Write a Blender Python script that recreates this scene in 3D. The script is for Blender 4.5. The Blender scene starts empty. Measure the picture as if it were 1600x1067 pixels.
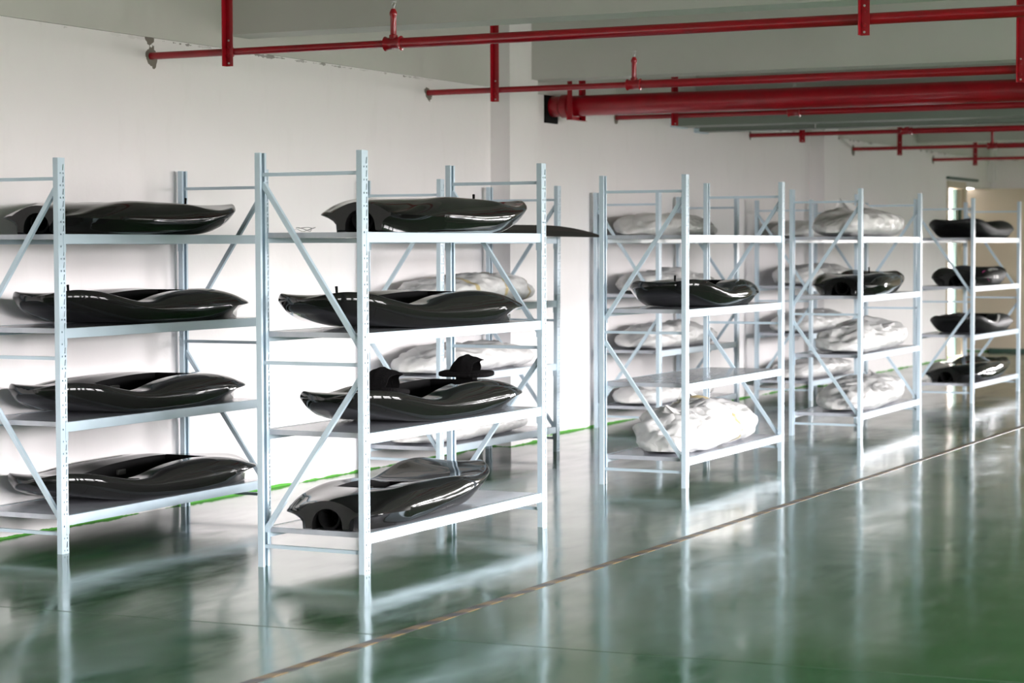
import bpy, bmesh, math, random
from mathutils import Vector, Matrix, noise
import numpy as np
R = math.radians
SC = bpy.context.scene
COL = SC.collection

# ---------------------------------------------------------------- camera, world, light, exposure
f, yaw, pit, rol, CH = 3328.87, 0.456972, 0.0444941, -0.0036223, 1.5454
cy, sy = math.cos(yaw), math.sin(yaw)
F = Vector((cy*math.cos(pit), sy*math.cos(pit), -math.sin(pit)))
rt = Vector((sy, -cy, 0)); up = rt.cross(F)
r2 = rt*math.cos(rol)+up*math.sin(rol); u2 = -rt*math.sin(rol)+up*math.cos(rol)
cam = bpy.data.cameras.new('camera'); camo = bpy.data.objects.new('camera', cam); COL.objects.link(camo)
M = Matrix.Identity(4)
for i in range(3):
    M[i][0] = r2[i]; M[i][1] = u2[i]; M[i][2] = -F[i]
M[2][3] = CH
camo.matrix_world = M
cam.sensor_width = 36; cam.lens = f/1600*36; cam.clip_end = 200
cam.dof.use_dof = True; cam.dof.focus_distance = 11.2; cam.dof.aperture_fstop = 3.4
SC.camera = camo
SC.view_settings.view_transform = 'Standard'; SC.view_settings.look = 'None'
SC.view_settings.gamma = 1; SC.view_settings.use_curve_mapping = False
SC.view_settings.exposure = 0.72
SC.cycles.max_bounces = 8; SC.cycles.diffuse_bounces = 5; SC.cycles.glossy_bounces = 5
SC.cycles.sample_clamp_indirect = 8; SC.cycles.use_denoising = True
SC.cycles.caustics_reflective = False; SC.cycles.caustics_refractive = False
w = bpy.data.worlds.new('sky'); SC.world = w; w.use_nodes = True
_ns, _ls = w.node_tree.nodes, w.node_tree.links          # bright overcast sky, darker ground below the horizon
_tc = _ns.new('ShaderNodeTexCoord'); _sp = _ns.new('ShaderNodeSeparateXYZ'); _ls.new(_tc.outputs['Generated'], _sp.inputs[0])
_cr = _ns.new('ShaderNodeValToRGB'); _mr = _ns.new('ShaderNodeMapRange')
_mr.inputs[1].default_value = -.02; _mr.inputs[2].default_value = .12
_ls.new(_sp.outputs[2], _mr.inputs[0]); _ls.new(_mr.outputs[0], _cr.inputs[0])
e_ = _cr.color_ramp.elements; e_[0].color = (.13, .12, .115, 1); e_[0].position = 0; e_[1].color = (1, .965, .98, 1); e_[1].position = 1
_ls.new(_cr.outputs[0], _ns['Background'].inputs[0]); _ns['Background'].inputs[1].default_value = 62

WX0, WX1 = -4.0, 30.8           # room extent along the long wall
WY1, WY0 = 7.411, -6.0          # left (long) wall, window wall
CEIL = 3.6
WIN = [(-1.6+3.9*k, 1.4+3.9*k) for k in range(5)]
EWIN = [(-5.4+1.75*k, -4.1+1.75*k) for k in range(5)]        # windows in the far end wall, right of the picture
WZ0, WZ1 = 0.9, 2.7
def portal(name, loc, rz, sx, sz):               # sampling portals for the sky seen through the openings
    l = bpy.data.lights.new(name, 'AREA'); l.shape = 'RECTANGLE'; l.size = sx; l.size_y = sz; l.cycles.is_portal = True
    o = bpy.data.objects.new(name, l); COL.objects.link(o); o.location = loc; o.rotation_euler = (R(90), 0, rz)
for k, (a, b) in enumerate(WIN):
    portal('window_daylight', ((a+b)/2, WY0-.245, (WZ0+WZ1)/2), 0, b-a, WZ1-WZ0)
for (a, b) in EWIN: portal('window_daylight', (WX1+.245, (a+b)/2, 1.35), R(90), b-a, .9)
portal('door_daylight', (28.825, WY1+.245, 1.18), math.pi, .95, 2.36)

# ---------------------------------------------------------------- materials
def mat(name, col, rough=.5, metal=0, coat=0, spec=.5):
    m = bpy.data.materials.new(name); m.use_nodes = True
    b = m.node_tree.nodes['Principled BSDF']
    b.inputs['Base Color'].default_value = (*col, 1); b.inputs['Roughness'].default_value = rough
    b.inputs['Metallic'].default_value = metal; b.inputs['Coat Weight'].default_value = coat
    b.inputs['Specular IOR Level'].default_value = spec
    return m, m.node_tree.nodes, m.node_tree.links, b
def N(ns, t, **kw):
    n = ns.new(t)
    for k, v in kw.items():
        if k in n.inputs: n.inputs[k].default_value = v
        else: setattr(n, k, v)
    return n
def mth(ns, ls, op, a, b=None, c=None):
    n = ns.new('ShaderNodeMath'); n.operation = op
    for i, v in enumerate((a, b, c)):
        if v is None: continue
        if isinstance(v, (int, float)): n.inputs[i].default_value = v
        else: ls.new(v, n.inputs[i])
    return n.outputs[0]
def mixc(ns, ls, fac, a, b):
    n = ns.new('ShaderNodeMix'); n.data_type = 'RGBA'
    if isinstance(fac, (int, float)): n.inputs[0].default_value = fac
    else: ls.new(fac, n.inputs[0])
    for v, i in ((a, 6), (b, 7)):
        if isinstance(v, tuple): n.inputs[i].default_value = (*v, 1)
        else: ls.new(v, n.inputs[i])
    return n.outputs[2]
def ramp(ns, ls, v, a, b):
    n = ns.new('ShaderNodeMapRange'); n.clamp = True; n.inputs[1].default_value = a; n.inputs[2].default_value = b
    ls.new(v, n.inputs[0]); return n.outputs[0]
def bump(ns, ls, b, h, st, d=.01):
    n = ns.new('ShaderNodeBump'); n.inputs['Strength'].default_value = st; n.inputs['Distance'].default_value = d
    ls.new(h, n.inputs['Height']); ls.new(n.outputs[0], b.inputs['Normal']); return n
def tex(ns, ls, vec, scale, detail=3, rough=.5, stretch=None):
    n = ns.new('ShaderNodeTexNoise'); n.inputs['Scale'].default_value = scale
    n.inputs['Detail'].default_value = detail; n.inputs['Roughness'].default_value = rough
    if stretch:
        mp = ns.new('ShaderNodeMapping'); mp.inputs['Scale'].default_value = stretch
        ls.new(vec, mp.inputs[0]); vec = mp.outputs[0]
    ls.new(vec, n.inputs['Vector']); return n.outputs['Fac']

# whitewashed plaster: faint mottling, grime along the ledge, green floor paint slopped up the foot
MW, ns, ls, b = mat('white_plaster', (.8, .79, .78), .75)
pos = ns.new('ShaderNodeNewGeometry').outputs['Position']
sep = ns.new('ShaderNodeSeparateXYZ'); ls.new(pos, sep.inputs[0])
X, Y, Z = sep.outputs
n1 = tex(ns, ls, pos, .7, 5, .6); n2 = tex(ns, ls, pos, 9, 4, .6, (1, 1, .25))
c = mixc(ns, ls, ramp(ns, ls, n1, .3, .75), (.83, .80, .80), (.79, .765, .765))
c = mixc(ns, ls, mth(ns, ls, 'MULTIPLY', ramp(ns, ls, n2, .55, .8), .25), c, (.70, .68, .66))
edge = mth(ns, ls, 'ABSOLUTE', mth(ns, ls, 'SUBTRACT', Z, 2.762))
n3 = tex(ns, ls, pos, 7, 5, .7); n4 = tex(ns, ls, pos, 1.3, 2)
g = mth(ns, ls, 'MULTIPLY', mth(ns, ls, 'LESS_THAN', edge, mth(ns, ls, 'MULTIPLY', mth(ns, ls, 'SUBTRACT', n3, .50), .10)), ramp(ns, ls, n4, .4, .6))
c = mixc(ns, ls, g, c, (.16, .14, .12))
for (px, pz, rr) in ((10.3, 2.665, .055), (10.28, 2.785, .05), (13.7, 2.66, .05), (15.35, 1.9, .02), (17.15, 2.66, .05), (20.58, 2.67, .05), (24.1, 2.66, .06), (27.63, 2.66, .06), (23.5, 2.8, .07)):
    dx = mth(ns, ls, 'SUBTRACT', X, px); dz = mth(ns, ls, 'SUBTRACT', Z, pz)
    d = mth(ns, ls, 'SQRT', mth(ns, ls, 'ADD', mth(ns, ls, 'MULTIPLY', dx, dx), mth(ns, ls, 'MULTIPLY', dz, dz)))
    d = mth(ns, ls, 'ADD', d, mth(ns, ls, 'MULTIPLY', mth(ns, ls, 'SUBTRACT', n3, .5), .16))
    c = mixc(ns, ls, mth(ns, ls, 'LESS_THAN', d, rr), c, (.17, .15, .125))
n5 = tex(ns, ls, pos, 1.6, 6, .65)
gm = mth(ns, ls, 'LESS_THAN', Z, mth(ns, ls, 'ADD', mth(ns, ls, 'MULTIPLY', mth(ns, ls, 'SUBTRACT', n5, .46), .085), .007))
c = mixc(ns, ls, gm, c, (.07, .30, .03))
ls.new(c, b.inputs['Base Color'])
bump(ns, ls, b, tex(ns, ls, pos, 26, 5, .6), .12, .01)

MG, ns, ls, b = mat('grey_white_beam_paint', (.62, .62, .585), .7)      # beams, upper band, ceiling
pos = ns.new('ShaderNodeNewGeometry').outputs['Position']
c = mixc(ns, ls, ramp(ns, ls, tex(ns, ls, pos, .9, 5, .6), .3, .75), (.57, .565, .525), (.52, .515, .48))
ls.new(c, b.inputs['Base Color']); bump(ns, ls, b, tex(ns, ls, pos, 20, 4), .1, .01)

# glossy green epoxy floor
MF, ns, ls, b = mat('green_epoxy', (.02, .12, .045), .1)
b.inputs['IOR'].default_value = 1.56
pos = ns.new('ShaderNodeNewGeometry').outputs['Position']
sep = ns.new('ShaderNodeSeparateXYZ'); ls.new(pos, sep.inputs[0]); X, Y, Z = sep.outputs
a1 = tex(ns, ls, pos, .45, 5, .6); a2 = tex(ns, ls, pos, 3.5, 6, .65, (.5, 1.6, 1)); a3 = tex(ns, ls, pos, 30, 3, .6)
c = mixc(ns, ls, ramp(ns, ls, a1, .35, .7), (.011, .064, .015), (.022, .076, .025))
c = mixc(ns, ls, mth(ns, ls, 'MULTIPLY', ramp(ns, ls, a2, .5, .8), .5), c, (.05, .085, .055))
j1 = mth(ns, ls, 'LESS_THAN', mth(ns, ls, 'ABSOLUTE', mth(ns, ls, 'SUBTRACT', mth(ns, ls, 'ADD', X, mth(ns, ls, 'MULTIPLY', Y, .06)), 7.59)), .006)
j2 = mth(ns, ls, 'LESS_THAN', mth(ns, ls, 'ABSOLUTE', mth(ns, ls, 'SUBTRACT', Y, 2.505)), .003)
j2 = mth(ns, ls, 'MULTIPLY', j2, mth(ns, ls, 'GREATER_THAN', tex(ns, ls, X, .8, 2), .52))
c = mixc(ns, ls, mth(ns, ls, 'MAXIMUM', j1, j2), c, (.012, .03, .015))
sd_ = mth(ns, ls, 'LESS_THAN', mth(ns, ls, 'ADD', X, mth(ns, ls, 'MULTIPLY', Y, .06)), 7.59)
c = mixc(ns, ls, mth(ns, ls, 'MULTIPLY', sd_, .6), c, (.009, .070, .018))
ls.new(c, b.inputs['Base Color'])
rg = mth(ns, ls, 'ADD', mth(ns, ls, 'MULTIPLY', ramp(ns, ls, a2, .35, .75), .10), mth(ns, ls, 'ADD', mth(ns, ls, 'MULTIPLY', j1, .5), .085))
ls.new(rg, b.inputs['Roughness'])
h = mth(ns, ls, 'ADD', mth(ns, ls, 'MULTIPLY', tex(ns, ls, pos, 1.1, 2, .4), 1.0), mth(ns, ls, 'MULTIPLY', a3, .010))
bump(ns, ls, b, h, .15, .05)

MRK, ns, ls, b = mat('pale_blue_powder_coat', (.50, .61, .69), .33, 0, .1)
MDK, ns, ls, b = mat('shaded_grey_shelf_deck', (.42, .43, .46), .22, 0, .3)  # rack powder coat greyed down: shade and dark reflections put into the colour
pos = ns.new('ShaderNodeTexCoord').outputs['Object']
ls.new(mixc(ns, ls, ramp(ns, ls, tex(ns, ls, pos, 6, 4, .6, (1, 4, 1)), .35, .7), (.42, .44, .49), (.46, .48, .53)), b.inputs['Base Color'])
bump(ns, ls, b, tex(ns, ls, pos, 5, 2), .06, .02)
MBK, ns, ls, b = mat('gloss_black_carbon', (.012, .012, .013), .06, 0, 0, .36)
pos = ns.new('ShaderNodeTexCoord').outputs['Object']
ck = ns.new('ShaderNodeTexChecker'); ck.inputs['Scale'].default_value = 190; ls.new(pos, ck.inputs['Vector'])
ck.inputs[1].default_value = (.006, .006, .006, 1); ck.inputs[2].default_value = (.010, .010, .0095, 1); ls.new(ck.outputs[0], b.inputs['Base Color'])
MMB = mat('matt_black', (.004, .004, .0042), .75, 0, 0, .1)[0]
MMC = mat('matt_black_skin', (.008, .008, .008), .5, 0, 0, .25)[0]
MLT = mat('speckled_latch_grey', (.045, .045, .042), .4)[0]
MFB, ns, ls, b = mat('black_webbing', (.006, .0055, .006), .9, 0, 0, .1)
bump(ns, ls, b, tex(ns, ls, ns.new('ShaderNodeTexCoord').outputs['Object'], 60, 3, .6, (4, 1, 1)), .6, .01)
MSV = mat('steel', (.55, .55, .55), .35, .9)[0]
MRD, ns, ls, b = mat('red_fire_paint', (.36, .006, .014), .28, 0, .3)
pos = ns.new('ShaderNodeNewGeometry').outputs['Position']
ls.new(mixc(ns, ls, ramp(ns, ls, tex(ns, ls, pos, 8, 4, .6), .4, .75), (.36, .003, .012), (.25, .003, .010)), b.inputs['Base Color'])
MBG, ns, ls, b = mat('white_bubble_wrap', (.66, .65, .64), .42, 0, .25)
b.inputs['Subsurface Weight'].default_value = .0
pos = ns.new('ShaderNodeTexCoord').outputs['Object']
v = ns.new('ShaderNodeTexVoronoi'); v.feature = 'DISTANCE_TO_EDGE'; v.inputs['Scale'].default_value = 4.5
wn = ns.new('ShaderNodeTexNoise'); wn.inputs['Scale'].default_value = 5; ls.new(pos, wn.inputs['Vector'])
vm = ns.new('ShaderNodeVectorMath'); vm.operation = 'MULTIPLY_ADD'; vm.inputs[1].default_value = (.35, .35, .35)
ls.new(wn.outputs['Color'], vm.inputs[0]); ls.new(pos, vm.inputs[2]); ls.new(vm.outputs[0], v.inputs['Vector'])
hh = mth(ns, ls, 'ADD', mth(ns, ls, 'MULTIPLY', mth(ns, ls, 'MINIMUM', v.outputs['Distance'], .2), 1.1), mth(ns, ls, 'MULTIPLY', tex(ns, ls, pos, 12, 3, .5), .12))
bump(ns, ls, b, hh, .5, .05)
MTP = mat('tan_packing_tape', (.55, .45, .24), .3, 0, .3)[0]
MTR, ns, ls, b = mat('grey_green_steel', (.20, .235, .20), .4)
MCR = mat('cream_door_paint', (.62, .54, .42), .5)[0]
MDF = mat('dark_green_frame', (.04, .09, .07), .4)[0]
MTA, ns, ls, b = mat('worn_hazard_tape', (.3, .2, .05), .35)
pos = ns.new('ShaderNodeNewGeometry').outputs['Position']; sep = ns.new('ShaderNodeSeparateXYZ'); ls.new(pos, sep.inputs[0])
u = mth(ns, ls, 'FRACT', mth(ns, ls, 'DIVIDE', mth(ns, ls, 'ADD', sep.outputs[0], mth(ns, ls, 'MULTIPLY', sep.outputs[1], 1.2)), .215))
ls.new(mixc(ns, ls, mth(ns, ls, 'GREATER_THAN', u, .5), (.17, .105, .036), (.030, .024, .026)), b.inputs['Base Color'])
MPK = mat('magenta_decal', (.60, .05, .30), .4)[0]
MWT = mat('white_decal', (.5, .5, .48), .4)[0]
MCC = mat('pale_concrete', (.6, .6, .58), .8)[0]
MBR = mat('dark_brown_foil', (.022, .02, .018), .45)[0]

# ---------------------------------------------------------------- mesh helpers
class MB:
    def __init__(s): s.v = []; s.f = []
    def box(s, x0, x1, y0, y1, z0, z1):
        k = len(s.v); s.v += [(x, y, z) for z in (z0, z1) for y in (y0, y1) for x in (x0, x1)]
        s.f += [tuple(k+i for i in q) for q in ((0, 2, 3, 1), (4, 5, 7, 6), (0, 1, 5, 4), (2, 6, 7, 3), (0, 4, 6, 2), (1, 3, 7, 5))]
        return s
    def bar(s, a, b, wx, wy, side=Vector((1, 0, 0))):      # box-section bar from a to b
        a, b = Vector(a), Vector(b); d = (b-a).normalized(); s1 = (side-d*side.dot(d)).normalized(); s2 = d.cross(s1)
        k = len(s.v)
        for p in (a, b):
            for i, j in ((-1, -1), (1, -1), (1, 1), (-1, 1)): s.v.append(tuple(p+s1*wx/2*i+s2*wy/2*j))
        s.f += [tuple(k+i for i in q) for q in ((0, 3, 2, 1), (4, 5, 6, 7), (0, 1, 5, 4), (1, 2, 6, 5), (2, 3, 7, 6), (3, 0, 4, 7))]
        return s
    def tube(s, pts, rad, n=16, cap=True):
        pts = [Vector(p) for p in pts]; k0 = len(s.v)
        if isinstance(rad, (int, float)): rad = [rad]*len(pts)
        side = None
        for i, p in enumerate(pts):
            d = (pts[min(i+1, len(pts)-1)]-pts[max(i-1, 0)]).normalized()
            if side is None: side = d.orthogonal().normalized()
            side = (side-d*side.dot(d)).normalized(); s2 = d.cross(side)
            for j in range(n):
                a = 2*math.pi*j/n; s.v.append(tuple(p+(side*math.cos(a)+s2*math.sin(a))*rad[i]))
        for i in range(len(pts)-1):
            for j in range(n):
                a = k0+i*n+j; b_ = k0+i*n+(j+1) % n; s.f.append((a, b_, b_+n, a+n))
        if cap:
            s.f.append(tuple(k0+j for j in range(n))[::-1]); s.f.append(tuple(k0+(len(pts)-1)*n+j for j in range(n)))
        return s
    def mesh(s, name, m, smooth=False, bevel=0):
        me = bpy.data.meshes.new(name); me.from_pydata(s.v, [], s.f); me.materials.append(m)
        bm = bmesh.new(); bm.from_mesh(me)
        bmesh.ops.recalc_face_normals(bm, faces=bm.faces)
        if bevel:
            bmesh.ops.bevel(bm, geom=list(bm.edges), offset=bevel, segments=2, profile=.5, affect='EDGES')
        if smooth is not False:
            ang = R(smooth if smooth is not True else 38)
            for fc in bm.faces: fc.smooth = True
            for e in bm.edges:
                if len(e.link_faces) == 2 and e.calc_face_angle(0) > ang: e.smooth = False
        bm.to_mesh(me); bm.free(); return me
def link(name, me, parent=None, loc=None, rot=None):
    o = bpy.data.objects.new(name, me); COL.objects.link(o)
    if parent: o.parent = parent
    if loc is not None: o.location = loc
    if rot is not None: o.rotation_euler = rot
    return o
def tag(o, label=None, cat=None, group=None, kind=None):
    for k, v in (('label', label), ('category', cat), ('group', group), ('kind', kind)):
        if v: o[k] = v
    return o
def root(name, loc, label, cat, group=None, rz=0):
    return tag(link(name, None, None, loc, (0, 0, rz)), label, cat, group)
def struct(name, mb, m, **k): return tag(link(name, mb.mesh(name, m, **k)), kind='structure')

# ---------------------------------------------------------------- room shell
struct('floor', MB().box(WX0-.3, WX1+.3, WY0-.3, WY1+.001, -.1, 0).box(29.36, WX1+.3, WY1+.001, WY1+.7, -.1, 0), MF)
struct('ceiling', MB().box(WX0-.3, WX1+.3, WY0-.3, WY1+.3, CEIL, CEIL+.2), MG)
DX0, DX1, DZ = 28.35, 29.30, 2.36          # doorway in the long wall
struct('wall_left', MB().box(WX0, DX0, WY1, WY1+.24, -.02, CEIL).box(DX0, DX1, WY1, WY1+.24, DZ, CEIL).box(DX1, WX1+.3, WY1, WY1+.24, DZ, CEIL).box(DX1, DX1+.12, WY1, WY1+.84, -.02, DZ), MW)
struct('wall_recess', MB().box(DX1+.12, WX1+.3, WY1+.6, WY1+.84, -.02, DZ+.1), MW)
m = MB().box(WX1, WX1+.24, WY1, WY1+.6, -.02, 2.36).box(WX1, WX1+.24, WY0-.24, WY1, -.02, .9).box(WX1, WX1+.24, WY0-.24, WY1, 1.8, CEIL)
ys = [WY0-.24]+[v for a in EWIN for v in a]+[WY1]
for i in range(0, len(ys), 2): m.box(WX1, WX1+.24, ys[i], ys[i+1], .9, 1.8)
struct('wall_back', m, MW)
for k, (a, b_) in enumerate(EWIN):
    m = MB()
    for y in (a+.02, b_-.02): m.box(WX1+.06, WX1+.12, y-.025, y+.025, .9, 1.8)
    for z in (.925, 1.775): m.box(WX1+.06, WX1+.12, a, b_, z-.025, z+.025)
    struct('window_%d' % (k+6), m, MRK)
struct('wall_front', MB().box(WX0-.24, WX0, WY0-.24, WY1+.24, -.02, CEIL), MW)
m = MB(); xs = [WX0]+[v for a in WIN for v in a]+[WX1]
m.box(WX0, WX1, WY0-.24, WY0, -.02, WZ0).box(WX0, WX1, WY0-.24, WY0, WZ1, CEIL)
for i in range(0, len(xs), 2): m.box(xs[i], xs[i+1], WY0-.24, WY0, WZ0, WZ1)
struct('wall_right', m, MW)
for k, (a, b_) in enumerate(WIN):
    m = MB()
    for x in (a+.02, (a+b_)/2, b_-.02): m.box(x-.025, x+.025, WY0-.12, WY0-.06, WZ0, WZ1)
    for z in (WZ0+.025, WZ1-.025): m.box(a, b_, WY0-.12, WY0-.06, z-.025, z+.025)
    struct('window_%d' % (k+1), m, MRK)
# upper band that projects slightly above the ledge line, and the pilasters
struct('trim_1', MB().box(WX0, WX1, WY1-.022, WY1, 2.772, CEIL), MG)
struct('trim_2', MB().box(14.711, 15.215, WY1-.166, WY1, 0, CEIL), MW)
struct('trim_3', MB().box(22.50, 23.0, WY1-.166, WY1, 0, CEIL), MW)
struct('trim_4', MB().box(6.86, 7.36, WY1-.166, WY1, 0, CEIL), MW)
for k, X0 in enumerate((3.05, 7.05, 11.03, 15.1, 19.0, 22.85, 26.75)):
    struct('trim_%d' % (5+k), MB().box(X0, X0+.28, WY0, WY1-.022, 2.85, CEIL), MG)
struct('trim_12', MB().box(WX1-.16, WX1, 7.33, 7.52, 2.45, CEIL), MW)
# end wall: big cream sliding door, and the doorway with its half-open leaf
m = MB().box(WX1-.06, WX1-.005, 3.2, 7.40, .04, 2.355).box(WX1-.06, WX1+.01, 7.40, 8.0, .04, 2.355)
d2 = struct('door_2', m, MCR)
struct('baseboard_back', MB().box(WX1-.075, WX1, 3.0, 7.41, 0, .05), MDF)
m = MB().box(DX0-.03, DX0+.05, WY1-.012, WY1+.14, 0, DZ+.05).box(DX1-.05, DX1+.03, WY1-.012, WY1+.14, 0, DZ+.05).box(DX0, DX1, WY1-.012, WY1+.14, DZ-.04, DZ+.05)
struct('trim_13', m, MCR)
struct('trim_14', MB().box(DX0-.05, 29.9, WY1-.045, WY1, DZ+.075, DZ+.105), MDF)
d1 = struct('door_1', MB().box(28.97, 29.29, WY1+.03, WY1+.075, .02, DZ-.05), MCR)
link('door_edge', MB().box(28.93, 28.98, WY1+.025, WY1+.08, .02, DZ-.05).mesh('door_edge', MDF), d1)
link('door_handle', MB().box(29.05, 29.09, WY1-.01, WY1+.03, 1.85, 2.05).mesh('door_handle', MDF), d1)
struct('floor_outside', MB().box(22, 37, WY1+.9, 14, -.12, -.02), MCC)
struct('added_shade_canopy', MB().box(24, 34, WY1+.24, 12.2, 2.75, 2.95), MCC)  # added canopy, out of view, cuts the sky glare in the doorway
struct('added_shade_wall', MB().box(24, 34, 12, 12.2, -.02, 2.75), MW)  # added wall, out of view, encloses the canopy to dim the doorway

# hazard tape on the floor
m = MB(); A = Vector((5.0, 4.165, 0)); B_ = Vector((30.7, 4.01, 0)); n_ = 50
m.box(0, (B_-A).length, -.025, .025, 0, .0016)
tp = link('hazard_tape', m.mesh('hazard_tape', MTA), None, A, (0, 0, math.atan2(B_.y-A.y, B_.x-A.x)))
tag(tp, 'worn yellow and black striped marking tape running along the green floor', 'floor tape')

# ---------------------------------------------------------------- racks
LR, DR, HR, PW, PD = 1.951, .60, 2.0, .056, .030
LEVELS = (.190, .665, 1.140, 1.617)
def post_mesh(shear=0):
    m = MB(); p = .0615; t = .002
    cols = [0, .0155, .0235, .0395, .0475, PW]
    zs = [(0, 0)]; z = .012
    while z+p < HR:
        zs += [(z, 1), (z+.009, 0), (z+.019, 2), (z+.049, 0)]; z += p
    zs.append((HR, 0))
    for i, (z, k) in enumerate(zs):
        slot_top = i > 0 and zs[i-1][1] == 2
        for c, x in enumerate(cols):
            if k == 2 and c == 3: x -= .003
            if k == 2 and c == 4: x -= .004
            if slot_top and c == 3: x += .0015
            m.v.append((x, 0, z))
    nc = len(cols)
    for i in range(len(zs)-1):
        for c in range(nc-1):
            if zs[i][1] == 1 and c in (1, 3): continue
            if zs[i][1] == 2 and c == 3: continue
            a = i*nc+c; m.f.append((a, a+1, a+1+nc, a+nc))
    m.box(0, t, .0002, PD, 0, HR).box(PW-t, PW, .0002, PD, 0, HR)
    m.box(t, .016, PD-t, PD, 0, HR).box(PW-.016, PW-t, PD-t, PD, 0, HR)
    return m
def shv(m, k):
    m.v = [(x+k*z, y, z) for x, y, z in m.v]; return m
CACHE = {}
def rack_meshes(kind, k):
    if (kind, k) in CACHE: return CACHE[(kind, k)]
    L = []
    def add(name, m, mt=MRK, par=None, **kw): L.append((name, shv(m, k).mesh(name, mt, **kw), par)); return len(L)-1
    base = post_mesh()
    for (dx, ry) in ((0, 0), (LR-PW, 0), (0, 1), (LR-PW, 1)):
        m = MB(); m.f = list(base.f)
        m.v = [(x+dx, (DR-y) if ry else y, z) for x, y, z in base.v]
        add('post', m)
    for z in LEVELS:
        for ry in (0, 1):
            def Yv(a, b_): return (DR-b_, DR-a) if ry else (a, b_)
            y0, y1 = Yv(.004, .030)
            i = add('beam', MB().box(PW+.0025, LR-PW-.0025, y0, y1, z-.05, z), bevel=.0015)
            a, b_ = Yv(-.0025, -.0002); c0, c1 = Yv(-.0025, .034)
            for x0, x1, xa, xb in ((PW-.018, PW+.002, PW+.0002, PW+.0024), (LR-PW-.002, LR-PW+.018, LR-PW-.0024, LR-PW-.0002)):
                z0 = z-.092
                if xa < LR/2: P = [(x0, b_ if not ry else a), (x0, a if not ry else b_), (xb, a if not ry else b_), (xb, c1 if not ry else c0), (xa, c1 if not ry else c0), (xa, b_ if not ry else a)]
                else: P = [(x1, b_ if not ry else a), (x1, a if not ry else b_), (xa, a if not ry else b_), (xa, c1 if not ry else c0), (xb, c1 if not ry else c0), (xb, b_ if not ry else a)]
                m = MB(); m.v = [(px, py, zz) for zz in (z0, z) for px, py in P]
                m.f = [(0, 1, 2, 3, 4, 5), (6, 7, 8, 9, 10, 11)]+[(g, (g+1) % 6, (g+1) % 6+6, g+6) for g in range(5)]
                add('beam_bracket', m, par=i)
        m = MB(); n = 6; x0 = PW+.006; wd = (LR-2*PW-.012)/n
        for q in range(n):
            m.box(x0+q*wd+.0008, x0+(q+1)*wd-.0008, .0305, DR-.0305, z-.026, z-.0005)
        add('shelf_deck', m, MDK)
    for x in (PW/2, LR-PW/2):
        S = Vector((1, 0, 0)); ya, yb = .028, DR-.028
        for z in (.10, .99, 1.895): add('brace', MB().bar((x, ya, z), (x, yb, z), .022, .017, S))
        hi, lo = (ya, yb) if kind == 'F' else (yb, ya)
        add('brace', MB().bar((x, hi, 1.855), (x, lo, 1.07), .020, .024, S))
        add('brace', MB().bar((x, lo, .93), (x, hi, .175), .020, .024, S))
    CACHE[(kind, k)] = L
    return L
RACKS = {  # X, Y, yaw(deg), brace kind, shear
 'A': (8.601, 6.765, .1, 'F', .0015), 'B': (8.658, 5.037, -.95, 'R', 0), 'C': (12.615, 6.748, .45, 'F', .0165),
 'D': (12.632, 4.98, .3, 'F', .002), 'E': (16.559, 6.765, .1, 'R', -.004), 'F': (16.53, 5.012, 1.1, 'F', 0),
 'G': (20.586, 5.116, -.5, 'R', 0), 'H': (20.349, 6.68, .1, 'R', 0)}
RLAB = {
 'A': 'pale blue steel shelving rack cut off by the left edge, holding four black boards',
 'B': 'nearest pale blue shelving rack, standing clear of the wall with four black boards',
 'C': 'pale blue shelving rack against the wall by the first pilaster, holding three wrapped boards',
 'D': 'pale blue shelving rack with empty shelves, second from the camera in the front row',
 'E': 'pale blue rack of wrapped boards by the wall, directly behind the part-empty rack',
 'F': 'pale blue front row rack with one black board among three wrapped ones',
 'G': 'farthest pale blue rack, standing in front of the cream sliding door',
 'H': 'farthest rack along the wall, beside the second pilaster, holding wrapped boards'}
for q, (x, y, a, kind, k) in RACKS.items():
    r = root('shelving_rack', (x, y, 0), RLAB[q], 'shelving rack', 'shelving racks in two rows', R(a))
    made = []
    for name, me, par in rack_meshes(kind, k):
        made.append(link(name, me, r if par is None else made[par]))
def on_rack(q, lx, ly, z):       # a point in a rack's own frame -> world
    x, y, a, kind, k = RACKS[q]; a = R(a); lx += k*z
    return Vector((x+lx*math.cos(a)-ly*math.sin(a), y+lx*math.sin(a)+ly*math.cos(a), z))

# ---------------------------------------------------------------- jet boards
BL = 1.79
def curve(xs, ys):
    xs = np.array(xs, float); ys = np.array(ys, float); mm = np.gradient(ys, xs)
    def fn(t):
        t = min(max(t, xs[0]), xs[-1]); i = min(int(np.searchsorted(xs, t, 'right'))-1, len(xs)-2); i = max(i, 0)
        h = xs[i+1]-xs[i]; s = (t-xs[i])/h
        return float((2*s**3-3*s*s+1)*ys[i]+(s**3-2*s*s+s)*h*mm[i]+(-2*s**3+3*s*s)*ys[i+1]+(s**3-s*s)*h*mm[i+1])
    return fn
wB = curve([0, .03, .1, .3, .5, .7, .82, 1], [.205, .236, .275, .312, .315, .306, .285, .245])
def wF(t):
    v = wB(t)
    if t > .79: v *= max(0.0, 1-((t-.79)/.21)**3)**.5
    if t < .02: v *= .90+.10*math.sin(t/.02*math.pi/2)
    return max(v, .012)
zR = curve([0, .1, .3, .5, .65, .8, .9, 1], [.084, .078, .068, .064, .078, .114, .142, .152])
zS = curve([0, .04, .12, .25, .42, .52, .60, .68, .78, .88, .96, 1], [.094, .106, .140, .174, .172, .152, .122, .118, .144, .178, .184, .164])
zSn = curve([0, .04, .12, .25, .45, .60, .70, .80, .9, .97, 1], [.094, .106, .140, .172, .174, .166, .150, .148, .168, .182, .164])
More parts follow.
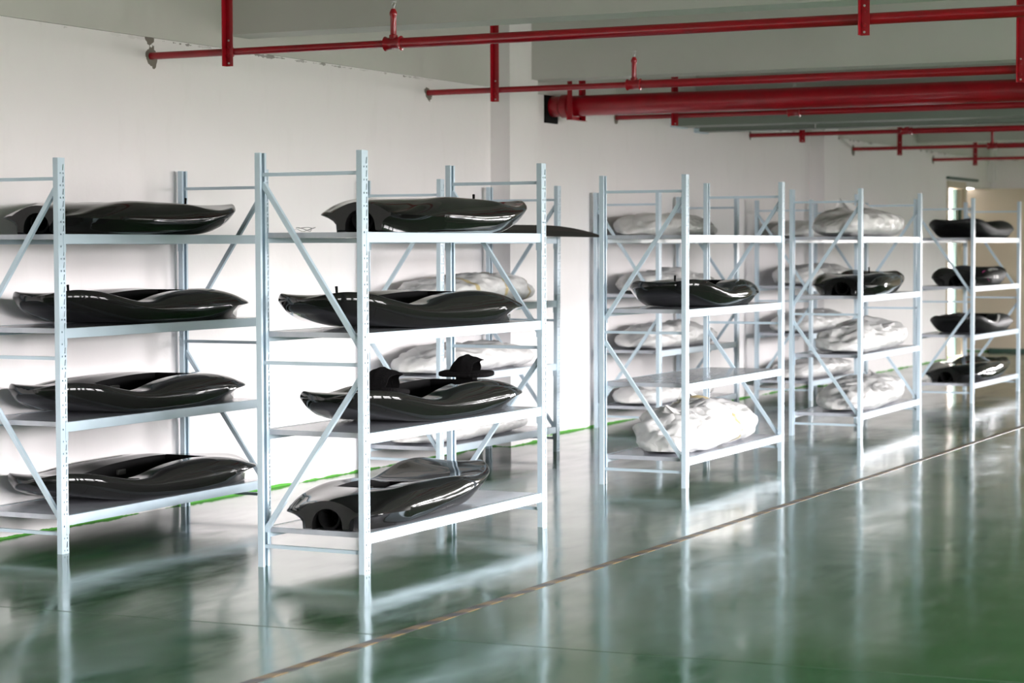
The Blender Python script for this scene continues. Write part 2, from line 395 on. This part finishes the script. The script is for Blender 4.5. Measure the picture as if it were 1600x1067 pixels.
zC = curve([0, .04, .12, .25, .42, .52, .60, .68, .78, .88, .96, 1], [.146, .154, .163, .166, .158, .138, .114, .110, .130, .162, .174, .160])
kS = curve([0, .1, .25, .4, .5, .62, .8, 1], [.80, .74, .68, .68, .75, .86, .90, .90])
TW = curve([0, .55, .68, .80, .90, 1], [0, 0, .01, .02, .02, .01])
zB_ = curve([0, .02, .1, .6, .7, .8, .9, .97, 1], [.010, .002, 0, 0, .009, .034, .072, .106, .132])
zB = lambda t: max(zB_(t), 0)
kB = curve([0, .04, .12, .25, .6, .8, 1], [.62, .64, .72, .80, .80, .74, .66])
H0, H1, HW = .23, .64, .15
def board_section(t, zS=zS):
    e_ = min(1, wF(t)/wB(t)*1.9)**.4 if t > .8 else 1
    w, zr, zs, ws, zb, yb = wF(t), zR(t), zR(t)+(zS(t)-zR(t))*e_, wF(t)*kS(t), zR(t)+(zB(t)-zR(t))*e_, wF(t)*kB(t); zc = zR(t)+(zC(t)-zR(t))*e_
    P = []; r = min(.088, yb*.7); s = min(t/.20, 1); Ht = .098*(1-s*s*(3-2*s))
    for k in range(7):
        a = k/6*math.pi/2; P.append((r*math.sin(a), zb+Ht*math.cos(a)**.8))
    for k in (1, 2): P.append((r+(yb-r)*k/2, zb))
    for k in (1, 2, 3, 4):
        u = k/4; q_ = min(1, t/.22); P.append((yb+(w-yb)*(u**(2.4-1.6*q_)), zb+(zr-zb)*(u**(.55+.7*q_))))
    for k in range(1, 8):
        a = k/7*math.pi/2; P.append((ws+(w-ws)*max(0, math.cos(a))**.85, zr+(zs-zr)*math.sin(a)))
    hw = min(HW, .62*ws)
    for k in (1, 2, 3):
        y = ws+(hw-ws)*k/3; P.append((y, zc+(zs-zc)*(y/ws)**2))
    for k in (1, 2, 3):
        y = hw*(1-k/3); P.append((y, zc+(zs-zc)*(y/ws)**2))
    return P
def board_mesh():
    ts = sorted(set([round(v, 4) for v in list(np.linspace(0, .12, 13))+list(np.linspace(.12, H0, 8))+list(np.linspace(H0, H1, 22))+list(np.linspace(H1, .9, 16))+list(np.linspace(.9, 1, 18))]))
    m = MB(); ring = None
    for t in ts:
        P = board_section(t); n = len(P); Q = board_section(t, zSn)
        full = [(y, z) for y, z in P]+[(-y, z) for y, z in Q[-2:0:-1]]
        m.v += [(t*BL, y, max(z+y*TW(t), 0)) for y, z in full]; ring = len(full)
    n = len(P)
    for i in range(len(ts)-1):
        inside = ts[i] >= H0-1e-6 and ts[i+1] <= H1+1e-6
        for j in range(ring):
            if inside and (n-4 <= j < n-1 or n-1 <= j < n+2): continue
            a = i*ring+j; b_ = i*ring+(j+1) % ring; m.f.append((a, b_, b_+ring, a+ring))
    m.f.append(tuple(range(ring))); k = (len(ts)-1)*ring; m.f.append(tuple(k+j for j in range(ring)))
    return m.mesh('board', MBK, smooth=42), ts
bme, TS = board_mesh()
# battery bay: walls and floor below the deck opening
m = MB(); rows = [t for t in TS if H0-1e-6 <= t <= H1+1e-6]
for t in rows:
    zt = zC(t)+(zS(t)-zC(t))*(HW/(wF(t)*kS(t)))**2; x = t*BL
    zn = zC(t)+(zSn(t)-zC(t))*(HW/(wF(t)*kS(t)))**2
    m.v += [(x, -HW, zn-HW*TW(t)), (x, -HW+.012, .035), (x, HW-.012, .035), (x, HW, zt+HW*TW(t))]
for i in range(len(rows)-1):
    for j in range(3): a = i*4+j; m.f.append((a, a+1, a+5, a+4))
m.f += [(0, 1, 2, 3), tuple((len(rows)-1)*4+j for j in range(4))]
def open_mesh(m, name, mt, smooth=30):
    return m.mesh(name, mt, smooth=smooth)
bay_me = open_mesh(m, 'battery_bay', MMB)
lat_me = MB().box(.79, .86, HW-.028, HW-.010, .090, .120).mesh('bay_latch', MLT, bevel=.004)
m = MB(); m.tube([(.03, 0, .062), (.16, 0, .062)], .058, 24, cap=False); m.tube([(.03, 0, .062), (.16, 0, .062)], .047, 24, cap=False)
k = 0
for j in range(24): a, b_ = j, (j+1) % 24; m.f.append((a, b_, 48+b_, 48+a))
noz_me = m.mesh('jet_nozzle', MMB, smooth=40)
peg_me = MB().tube([(0, 0, -.01), (.006, 0, .026), (.014, 0, .050)], [.007, .0065, .0075], 10).mesh('leash_peg', MMB, smooth=50)
def strap_mesh():           # webbed shell over the foot: a flared half-tube with a peaked lip
    m = MB(); nu, nv = 16, 18
    for layer in (0, 1):
        for i in range(nu+1):
            u = i/nu; h = .118*math.sin(math.pi*min(.5, .02+.72*u))**.7*(1-.7*max(0, u-.6))+.003; wd = .088*(.35+.65*math.sin(math.pi*min(.5, .08+.7*u)))
            for j in range(nv+1):
                a = math.pi*j/nv; lip = .055*max(0, math.sin(a))**3*u**3
                rr = 1-.045*layer-.045*(.5+.5*math.cos(u*26))*max(0, math.sin(a))
                m.v.append((-.085+.17*u+lip+.01*math.sin(a*5)*u, math.cos(a)*wd*rr, math.sin(a)*h*rr))
    L1 = (nu+1)*(nv+1)
    for i in range(nu):
        for j in range(nv):
            a = i*(nv+1)+j; m.f.append((a, a+1, a+nv+2, a+nv+1)); a += L1; m.f.append((a, a+nv+1, a+nv+2, a+1))
    for i in (0, nu):
        for j in range(nv): a = i*(nv+1)+j; m.f.append((a, a+1, a+1+L1, a+L1))
    return m.mesh('strap', MFB, smooth=50)
strap_me = strap_mesh()
m = MB()
for z0, s in ((0, .97), (.005, 1.02), (.020, 1.02), (.026, .97)):
    for j in range(40):
        a = 2*math.pi*j/40; ca, sa = math.cos(a), math.sin(a)
        m.v.append((s*.085*math.copysign(abs(ca)**.6, ca), s*.15*math.copysign(abs(sa)**.6, sa), z0))
for i in range(3):
    for j in range(40): a = i*40+j; b_ = i*40+(j+1) % 40; m.f.append((a, b_, b_+40, a+40))
m.f += [tuple(range(40)), tuple(120+j for j in range(40))]
m.box(-.03, .03, -.05, .05, -.030, .002)
pad_me = m.mesh('foot_pad', MFB, smooth=50)
bme2 = bme.copy(); bme2.materials[0] = MMC
def board(q, lvl, X0, ly, nose_left, yw, label, peg=True, straps=False, hull=bme):
    x, y, a, kind, k = RACKS[q]
    z = LEVELS[lvl]
    lx = X0-x+BL/2
    p = on_rack(q, lx, ly, z+.001); ry = R(a+yw)+(math.pi if nose_left else 0)
    c = Vector((BL/2, 0, 0)); c.rotate(Matrix.Rotation(ry, 3, 'Z'))
    r = tag(link('jet_board', None, None, p-c, (0, 0, ry)), label, 'electric surfboard', 'black carbon boards on the racks')
    h = link('hull', hull, r); bay = link('battery_bay', bay_me, r); link('bay_latch', lat_me, bay); link('bay_latch', lat_me, bay, (.83*2, 0, 0), (0, 0, math.pi))
    link('jet_nozzle', noz_me, r)
    if peg: link('leash_peg', peg_me, r, (.85*BL, .03, zC(.85)+.009), (0, 0, .4))
    if straps:
        for t, yy, s in ((.150, 0, 1), (.70, 0, 1)):
            zt = (zC(t)+.034) if t > .5 else zC(t)+.013
            e = link('foot_binding', pad_me, r, (t*BL, yy, zt), (0, R(-7 if t > .5 else 3), 0))
            link('strap', strap_me, e, (0, -.02, .022), (0, 0, R(90)))['label'] = 'ribbed webbing strap'
            e.children[0].scale = (.85, .72, .82) if t < .5 else (1.0, .85, .95)
    return r
board('B', 3, 8.86, .23, False, 6, 'black carbon board, tail outlet facing camera, on top shelf of the nearest rack')
board('B', 2, 8.70, .33, True, -3, 'black carbon board with upturned nose left, second shelf down of the nearest rack')
board('B', 1, 8.755, .30, True, 2, 'black carbon board with two webbed foot straps on its deck', peg=False, straps=True)
board('B', 0, 8.68, .35, False, 8, 'black carbon board with round tail outlet, on the lowest shelf of the nearest rack', peg=False)
board('A', 3, 8.70, .28, False, 4, 'black carbon board with open tail outlet on the top shelf of the leftmost rack')
board('A', 2, 8.70, .28, True, 2, 'black carbon board nose left on the second shelf down of the leftmost rack')
board('A', 1, 8.66, .28, True, 2, 'black carbon board on the third shelf down of the leftmost rack')
board('A', 0, 8.72, .30, True, -2, 'black carbon board on the bottom shelf of the leftmost rack')
board('D', 2, 12.66, .29, True, 6, 'only black board on the part-empty front row rack')
board('F', 2, 16.63, .29, False, 6, 'only black board on the front row rack with three wrapped boards')
board('G', 3, 20.68, .28, True, 1, 'matt black board on the top shelf of the farthest front row rack', peg=False, hull=bme2)
g2 = board('G', 2, 20.66, .28, False, 6, 'matt black board with magenta and white logo on its side', peg=False, hull=bme2)
g3 = board('G', 1, 20.70, .28, True, 2, 'matt black board with a white side line, third shelf down by the sliding door', peg=False, hull=bme2)
board('G', 0, 20.68, .30, False, 0, 'black board on the lowest shelf of the farthest front row rack', peg=False)

# ---------------------------------------------------------------- wrapped boards
def wrapped_mesh(seed, L, wd, h, crump, asym):
    random.seed(seed); off = Vector((seed*7.3, seed*3.1, seed*1.7)); m = MB(); nt, na = 90, 64
    for i in range(nt+1):
        t = i/nt; s = 2*t-1
        e = max(0, 1-abs(s)**3.2)**.55; w_ = wd*e+.004; hh = h*(max(0, 1-abs(s)**2.6)**.6)*(1+asym*s)+.004
        rise = .045*max(0, abs(s)-.55)**1.4*2
        for j in range(na):
            a = 2*math.pi*j/na; ca, sa = math.cos(a), math.sin(a)
            y = w_*math.copysign(abs(ca)**.75, ca); zz = hh/2*math.copysign(abs(sa)**.85, sa)+hh/2
            p = Vector((t*L, y, zz))
            q = Vector((p.x*3.2, p.y*5, p.z*9))+off
            d = 1.35*crump*(.9*noise.noise(q)+.55*(.5-abs(noise.noise(q*2.1)))*1.6+.22*(.4-abs(noise.noise(q*4.7))))
            pleat = .35*crump*math.sin(t*46+4*noise.noise(Vector((t*4, a, seed))))*abs(noise.noise(Vector((t*3, a*.8, seed*2.))))*2
            nrm = Vector((0, ca/max(wd, .01)*.3, sa/max(h, .01)*.1)).normalized()
            up_ = max(0.0, sa+.25)
            p += nrm*(d+pleat)*(.35+.65*min(1, up_))*min(1, e*1.6)
            p.z = max(p.z, .002)+rise
            m.v.append(tuple(p))
    for i in range(nt):
        for j in range(na):
            a = i*na+j; b_ = i*na+(j+1) % na; m.f.append((a, b_, b_+na, a+na))
    m.f += [tuple(range(na)), tuple(nt*na+j for j in range(na))]
    zmin = min(v[2] for v in m.v); m.v = [(x, y, z-zmin+.001) for x, y, z in m.v]
    return m, nt, na
def wrapped(q, lvl, X0, ly, yw, L, wd, h, seed, label, crump=.035, asym=0, tapes=(), flaps=()):
    x, y, a, kind, k = RACKS[q]; p = on_rack(q, X0-x+L/2, ly, LEVELS[lvl]); ry = R(a+yw)
    c = Vector((L/2, 0, 0)); c.rotate(Matrix.Rotation(ry, 3, 'Z'))
    r = tag(link('wrapped_board', None, None, p-c, (0, 0, ry)), label, 'wrapped board', 'boards wrapped in white plastic')
    m, nt, na = wrapped_mesh(seed, L, wd, h, crump, asym)
    link('wrapping', m.mesh('wrapping', MBG, smooth=60), r)
    for t in tapes:          # a band of tape lying on the wrapping
        i0 = int(t*nt); b_ = MB()
        for i in (i0, i0+1, i0+2):
            for j in range(na):
                v = Vector(m.v[i*na+j]); cen = Vector((v.x, 0, h/2)); dd = (v-cen).normalized(); v = v+dd*.003; v.z = max(v.z, .0012); b_.v.append(tuple(v))
        for i in range(2):
            for j in range(na): a_ = i*na+j; c_ = i*na+(j+1) % na; b_.f.append((a_, c_, c_+na, a_+na))
        tpm = link('packing_tape', b_.mesh('packing_tape', MTP, smooth=60), r)
    for (t, yy, sz, ang) in flaps:         # loose folded ends of the plastic standing up
        i = int(t*nt); zt = max(m.v[i*na+j][2] for j in range(na) if abs(m.v[i*na+j][1]-yy) < .06)-.02
        b_ = MB(); n_ = 8; ca, sa = math.cos(ang), math.sin(ang)
        for s in (0, 1):
            for i in range(n_+1):
                for j in range(n_+1):
                    u = i/n_-.5; v = j/n_; wdt = (1-v**1.3)*1.0
                    xx = u*sz*wdt+.3*sz*v; off_ = .012*math.sin(u*9+seed)+.004*(s-.5)*2+.02*v*v
                    b_.v.append((t*L+xx*ca-off_*sa, yy+xx*sa+off_*ca, zt-.03+v*sz*.5))
        q0 = (n_+1)**2
        for i in range(n_):
            for j in range(n_):
                a_ = i*(n_+1)+j; b_.f.append((a_, a_+1, a_+n_+2, a_+n_+1)); a_ += q0; b_.f.append((a_, a_+n_+1, a_+n_+2, a_+1))
        for i in range(n_):
            for a_, c_ in ((i, i+1), (i*(n_+1), (i+1)*(n_+1)), (n_*(n_+1)+i, n_*(n_+1)+i+1), (i*(n_+1)+n_, (i+1)*(n_+1)+n_)):
                b_.f.append((a_, c_, c_+q0, a_+q0))
        link('plastic_flap', b_.mesh('plastic_flap', MBG, smooth=50), r)
    return r
wrapped('C', 2, 12.68, .31, 0, 1.85, .27, .19, 1, 'long wrapped board, tan tape around it, behind the nearest rack', .03, .1, (.30, .55, .8), ((.82, -.05, .22, 1.3),))
wrapped('C', 1, 12.66, .30, 0, 1.85, .27, .17, 2, 'plastic wrapped board seen behind the foot straps of the strapped black board', .03)
wrapped('C', 0, 12.60, .30, 0, 1.80, .27, .15, 3, 'wrapped board on the lowest shelf of the rack by the first pilaster', .025)
wrapped('D', 0, 12.70, .28, 4, 1.72, .29, .26, 4, 'large crumpled white wrapped board at the bottom of the part-empty front row rack', .06, .0, (.5,), ((.22, .0, .20, 1.2), (.55, .05, .22, 1.7)))
wrapped('E', 3, 16.60, .30, 0, 1.80, .27, .19, 5, 'wrapped board on the top shelf of the wall rack behind the part-empty rack', .04, -.2)
wrapped('E', 2, 16.66, .30, 0, 1.62, .27, .17, 6, 'wrapped board right behind the only black board of the part-empty rack', .04)
wrapped('E', 1, 16.60, .30, 0, 1.78, .27, .18, 7, 'wrapped board on the third shelf down of the wall rack behind the part-empty rack', .04)
wrapped('E', 0, 16.55, .30, 0, 1.75, .27, .16, 8, 'wrapped board on the lowest shelf of the wall rack behind the part-empty rack', .035)
wrapped('F', 3, 16.55, .28, 2, 1.80, .28, .22, 9, 'wrapped board with pointed plastic folds on the top shelf of its front row rack', .03, 0, (), ((.33, 0, .26, 1.3), (.43, .05, .26, 1.8), (.66, 0, .26, 1.2)))
wrapped('F', 1, 16.62, .28, 2, 1.85, .28, .21, 10, 'wrapped board on the third shelf down of the rack with pointed plastic folds on top', .045, .2)
wrapped('F', 0, 16.56, .27, 4, 1.90, .28, .21, 11, 'wrapped board with grey flattened top on the lowest shelf of its front row rack', .04, .1, (), ((.85, 0, .22, 1.2),))
wrapped('H', 3, 20.40, .30, 0, 1.80, .27, .16, 12, 'wrapped board on the top shelf of the farthest wall rack', .03)
wrapped('H', 2, 20.46, .30, 0, 1.80, .27, .19, 13, 'wrapped board on the second shelf down of the farthest wall rack', .04)
wrapped('H', 1, 20.36, .30, 0, 1.85, .27, .19, 14, 'wrapped board on the third shelf down of the farthest wall rack', .03)
wrapped('H', 0, 20.40, .30, 0, 1.85, .27, .18, 15, 'wrapped board on the lowest shelf of the farthest wall rack', .03)

# thin dark foil board poking out past the end of the wall rack, and a loop of wire
m = MB(); n_ = 40
for i in range(n_+1):
    t = i/n_; wd = .15*max(0, 1-t**3)**.7*(1-.25*t)+.002; q_ = max(0, (t-.6)/.4); th = .076*(1-q_**2)+.004; z0 = .003-.035*q_**1.6+(.08-th)*.35
    m.v += [(t*1.86, -wd, z0+th*.5), (t*1.86, -wd*.7, z0), (t*1.86, wd*.7, z0), (t*1.86, wd, z0+th*.5), (t*1.86, wd*.7, z0+th), (t*1.86, -wd*.7, z0+th)]
for i in range(n_):
    for j in range(6): a = i*6+j; b_ = i*6+(j+1) % 6; m.f.append((a, b_, b_+6, a+6))
m.f += [tuple(range(6)), tuple(n_*6+j for j in range(6))]
FA = Vector((12.95, 7.05, LEVELS[3]+.001)); FB = Vector((14.72, 6.46, 0))
fo = link('foil_board', m.mesh('foil_board', MBR, smooth=40), None, FA, (0, 0, math.atan2(FB.y-FA.y, FB.x-FA.x)))
tag(fo, 'thin dark tapered board poking out past the end of a top shelf', 'foil board')
cu = []
for i in range(60):
    t = i/59; cu.append((.10*t+.03*math.sin(t*14), .05*math.cos(t*11), .003+.022*abs(math.sin(t*9))))
wi = link('wire', MB().tube(cu, .0014, 6).mesh('wire', MSV, smooth=60), None, on_rack('B', .10, .40, LEVELS[3]), (0, 0, .3))
tag(wi, 'loose curl of thin silver wire on the top shelf of the nearest rack', 'wire')

# ---------------------------------------------------------------- decals on the far boards
def nose_z(t, y): return zC(t)+(zS(t)-zC(t))*(y/(wF(t)*kS(t)))**2
m = MB(); 
def strip_on_rail(t0, t1, frac0, frac1, n=24, out=.003, zS=zSn):       # quad strip following the rounded rail on the -y side
    m = MB()
    for i in range(n+1):
        t = t0+(t1-t0)*i/n; w_, zr, zs, ws = wF(t), zR(t), zS(t), wF(t)*kS(t)
        for fr in (frac0(i/n), frac1(i/n)):
            a = fr*math.pi/2; y = ws+(w_-ws)*max(0, math.cos(a))**.85+out*math.cos(a); z = zr+(zs-zr)*math.sin(a)+out*math.sin(a)
            if fr < 0: u = 1+fr; yb = w_*kB(t); y = yb+(w_-yb)*u**.8+out; z = zB(t)+(zr-zB(t))*u**1.25
            m.v.append((t*BL, -y, z-y*TW(t)))
    for i in range(n): a = i*2; m.f.append((a, a+1, a+3, a+2))
    return m
mm = strip_on_rail(.42, .80, lambda s: .75-.75*s, lambda s: .95-.75*s, zS=zS); mm.v = [(x, -y, z-2*y*TW(x/BL)) for x, y, z in mm.v]
link('white_stripe', mm.mesh('white_stripe', MWT), g3)['label'] = 'thin white curved line'
# logo on the nose deck side: a magenta wedge followed by worn white lettering
link('logo_wedge', strip_on_rail(.10, .17, lambda s: -.1-.3*s, lambda s: .9).mesh('logo_wedge', MPK), g2)['label'] = 'magenta wedge of the logo'
rnd = random.Random(4); m = MB(); t = .19
while t < .46:
    for (fa, fb, ta, tb) in ((0, .75, 0, .006), (.55, .75, 0, .019), (0, .2, 0, .019))[:rnd.choice((2, 3, 3))]:
        k0 = len(m.v); q = strip_on_rail(t+ta, t+tb, lambda s: fa, lambda s: fb, 2); m.v += q.v; m.f += [tuple(k0+i for i in f_) for f_ in q.f]
    t += .028
link('logo_lettering', m.mesh('logo_lettering', MWT), g2)['label'] = 'white lettering of the logo'

# ---------------------------------------------------------------- fire pipes
ZP = 2.665
HANG = (6.845, 3.10, -.64, -4.38); SPR = (5.785, 2.04, -1.70)
def angle_iron(xp, y, r, zb, ztop):       # L iron hanging from the ceiling on the camera side of a pipe
    m = MB(); x = xp-r-.006
    m.box(x-.004, x, y-.026, y+.022, zb, ztop).box(x-.044, x-.004, y+.018, y+.022, zb, ztop)
    return m
PIPES = ((10.30, 'red sprinkler pipe nearest the camera, crossing the whole picture top', True),
         (13.70, 'red sprinkler pipe second from the camera, just above the fat main pipe', True),
         (17.15, 'red sprinkler pipe running just below and behind the fat main pipe', True),
         (20.58, 'red sprinkler pipe first below the grey green trunking', True),
         (24.10, 'red sprinkler pipe second farthest from the camera', True),
         (27.63, 'farthest red sprinkler pipe, above the doorway', True),
         (6.9, 'red sprinkler pipe overhead outside the picture', False))
for (xp, lab, seen) in PIPES:
    if not seen: continue
    r = root('sprinkler_pipe', (xp, WY1, ZP), lab, 'fire sprinkler pipe', 'red sprinkler pipes under the ceiling')
    def L(y): return y-WY1
    link('pipe_run', MB().tube([(0, -.0, 0), (0, L(SPR[0]), 0)], .021, 20).mesh('pipe_run', MRD, smooth=50), r)
    link('pipe_run', MB().tube([(0, L(SPR[0]), 0), (0, L(WY0)+.02, 0)], .029, 24).mesh('pipe_run', MRD, smooth=50), r)
    for s in SPR:
        y = L(s); m = MB()
        m.tube([(0, y+.055, 0), (0, y+.05, 0), (0, y+.035, 0), (0, y-.035, 0), (0, y-.05, 0), (0, y-.055, 0)], [.031, .041, .033, .033, .041, .031], 24)
        link('tee_fitting', m.mesh('tee_fitting', MRD, smooth=50), r)
        ri = link('sprinkler_riser', MB().tube([(0, y, .02), (0, y, .045), (0, y, .05), (0, y, .15), (0, y, .155), (0, y, .17), (0, y, .19)], [.024, .024, .017, .017, .021, .021, .012], 20).mesh('sprinkler_riser', MRD, smooth=50), r)
        m = MB().tube([(0, y, .188), (0, y, .205)], [.008, .006], 12)
        m.tube([(0, y-.006, .2), (0, y-.011, .215), (0, y, .228)], .0022, 8).tube([(0, y+.006, .2), (0, y+.011, .215), (0, y, .228)], .0022, 8)
        m.tube([(0, y, .227), (0, y, .230)], .016, 20)
        link('sprinkler_head', m.mesh('sprinkler_head', MSV, smooth=50), ri)['label'] = 'small steel sprinkler head'
    for hy in HANG:
        y = L(hy); rr = .021 if hy > SPR[0] else .029
        h = link('pipe_hanger', angle_iron(0, y, rr, -.085, CEIL-ZP).mesh('pipe_hanger', MRD, bevel=.0008), r)
        m = MB(); n_ = 16; pts = [(-rr-.022, y, rr+.006)]+[(math.sin(a)*(rr+.005), y, math.cos(a)*(rr+.005)) for a in np.linspace(0, math.pi, 14)]+[(-rr-.022, y, -rr-.006)]
        m.tube(pts, .0045, 10)
        for z in (rr+.006, -rr-.006): m.tube([(-rr-.018, y, z), (-rr-.011, y, z)], .010, 6)
        link('u_bolt', m.mesh('u_bolt', MRD, smooth=50), h)
        m = MB()
        for z in (.062, -.068): m.tube([(-rr-.0135, y+.0, z), (-rr-.0102, y+.0, z)], .006, 10)
        link('bolt_hole', m.mesh('bolt_hole', MWT), h)
# fat main
r = root('fire_main_pipe', (15.80, WY1, 2.683), 'fat dark red main pipe entering the wall beside the first pilaster', 'fire main pipe')
link('pipe_run', MB().tube([(0, .0, 0), (0, WY0-WY1+.02, 0)], .084, 40).mesh('pipe_run', MRD, smooth=50), r)
link('pipe_collar', MB().tube([(0, -.10, 0), (0, -.11, 0), (0, -.17, 0), (0, -.18, 0)], [.086, .095, .095, .086], 40).mesh('pipe_collar', MRD, smooth=40), r)
for yy in (-.235, -3.95, -7.7, -11.4):
    m = MB()
    for sx in (-1, 1):
        x = sx*.112
        m.box(x-.022, x+.022, yy+.018, yy+.022, -.115, CEIL-2.684).box(x+sx*.018, x+sx*.022, yy-.02, yy+.018, -.115, CEIL-2.684)
    m.box(-.15, .15, yy-.024, yy+.022, -.119, -.115).box(-.15, .15, yy+.018, yy+.022, -.115, -.085)
    link('pipe_cradle', m.mesh('pipe_cradle', MRD), r)
link('opening_shade_slab', MB().box(-.125, .11, -.016, .0, -.135, .125).mesh('opening_shade_slab', MMB), r)['label'] = 'black slab in place of the shaded square opening around the pipe'  # flat black slab, its colour stands for the shade inside the wall hole

# trunking and cable tray
t_ = root('trunking', (18.42, WY1, 2.652), 'wide grey green steel trunking behind the red pipes under the ceiling', 'trunking')
link('trunking_body', MB().box(0, .30, WY0-WY1+.05, -.05, 0, .26).mesh('trunking_body', MTR, bevel=.004), t_)
link('end_flange', MB().box(-.008, .308, -.05, -.0, -.008, .268).mesh('end_flange', MRK), t_)['label'] = 'pale end flange at the wall'
t_ = root('cable_tray', (19.02, WY1, 2.632), 'thin dark cable tray slung below and behind the grey green trunking', 'cable tray')
m = MB().box(0, .24, WY0-WY1+.05, -.05, 0, .004).box(0, .004, WY0-WY1+.05, -.05, 0, .07).box(.236, .24, WY0-WY1+.05, -.05, 0, .07)
link('tray_body', m.mesh('tray_body', MTR), t_)
link('end_bracket', MB().box(-.012, .252, -.05, 0, -.012, .03).mesh('end_bracket', MRK), t_)
for yy in (-1.2, -4.2, -7.2, -10.2):
    for x in (-.008, .248):
        link('hanger_rod', MB().tube([(x, yy, -.004), (x, yy, 2.849-2.632)], .005, 8).mesh('hanger_rod', MSV, smooth=50), t_)
    link('tray_support', MB().box(-.02, .26, yy-.012, yy+.012, -.006, 0).mesh('tray_support', MTR), t_)
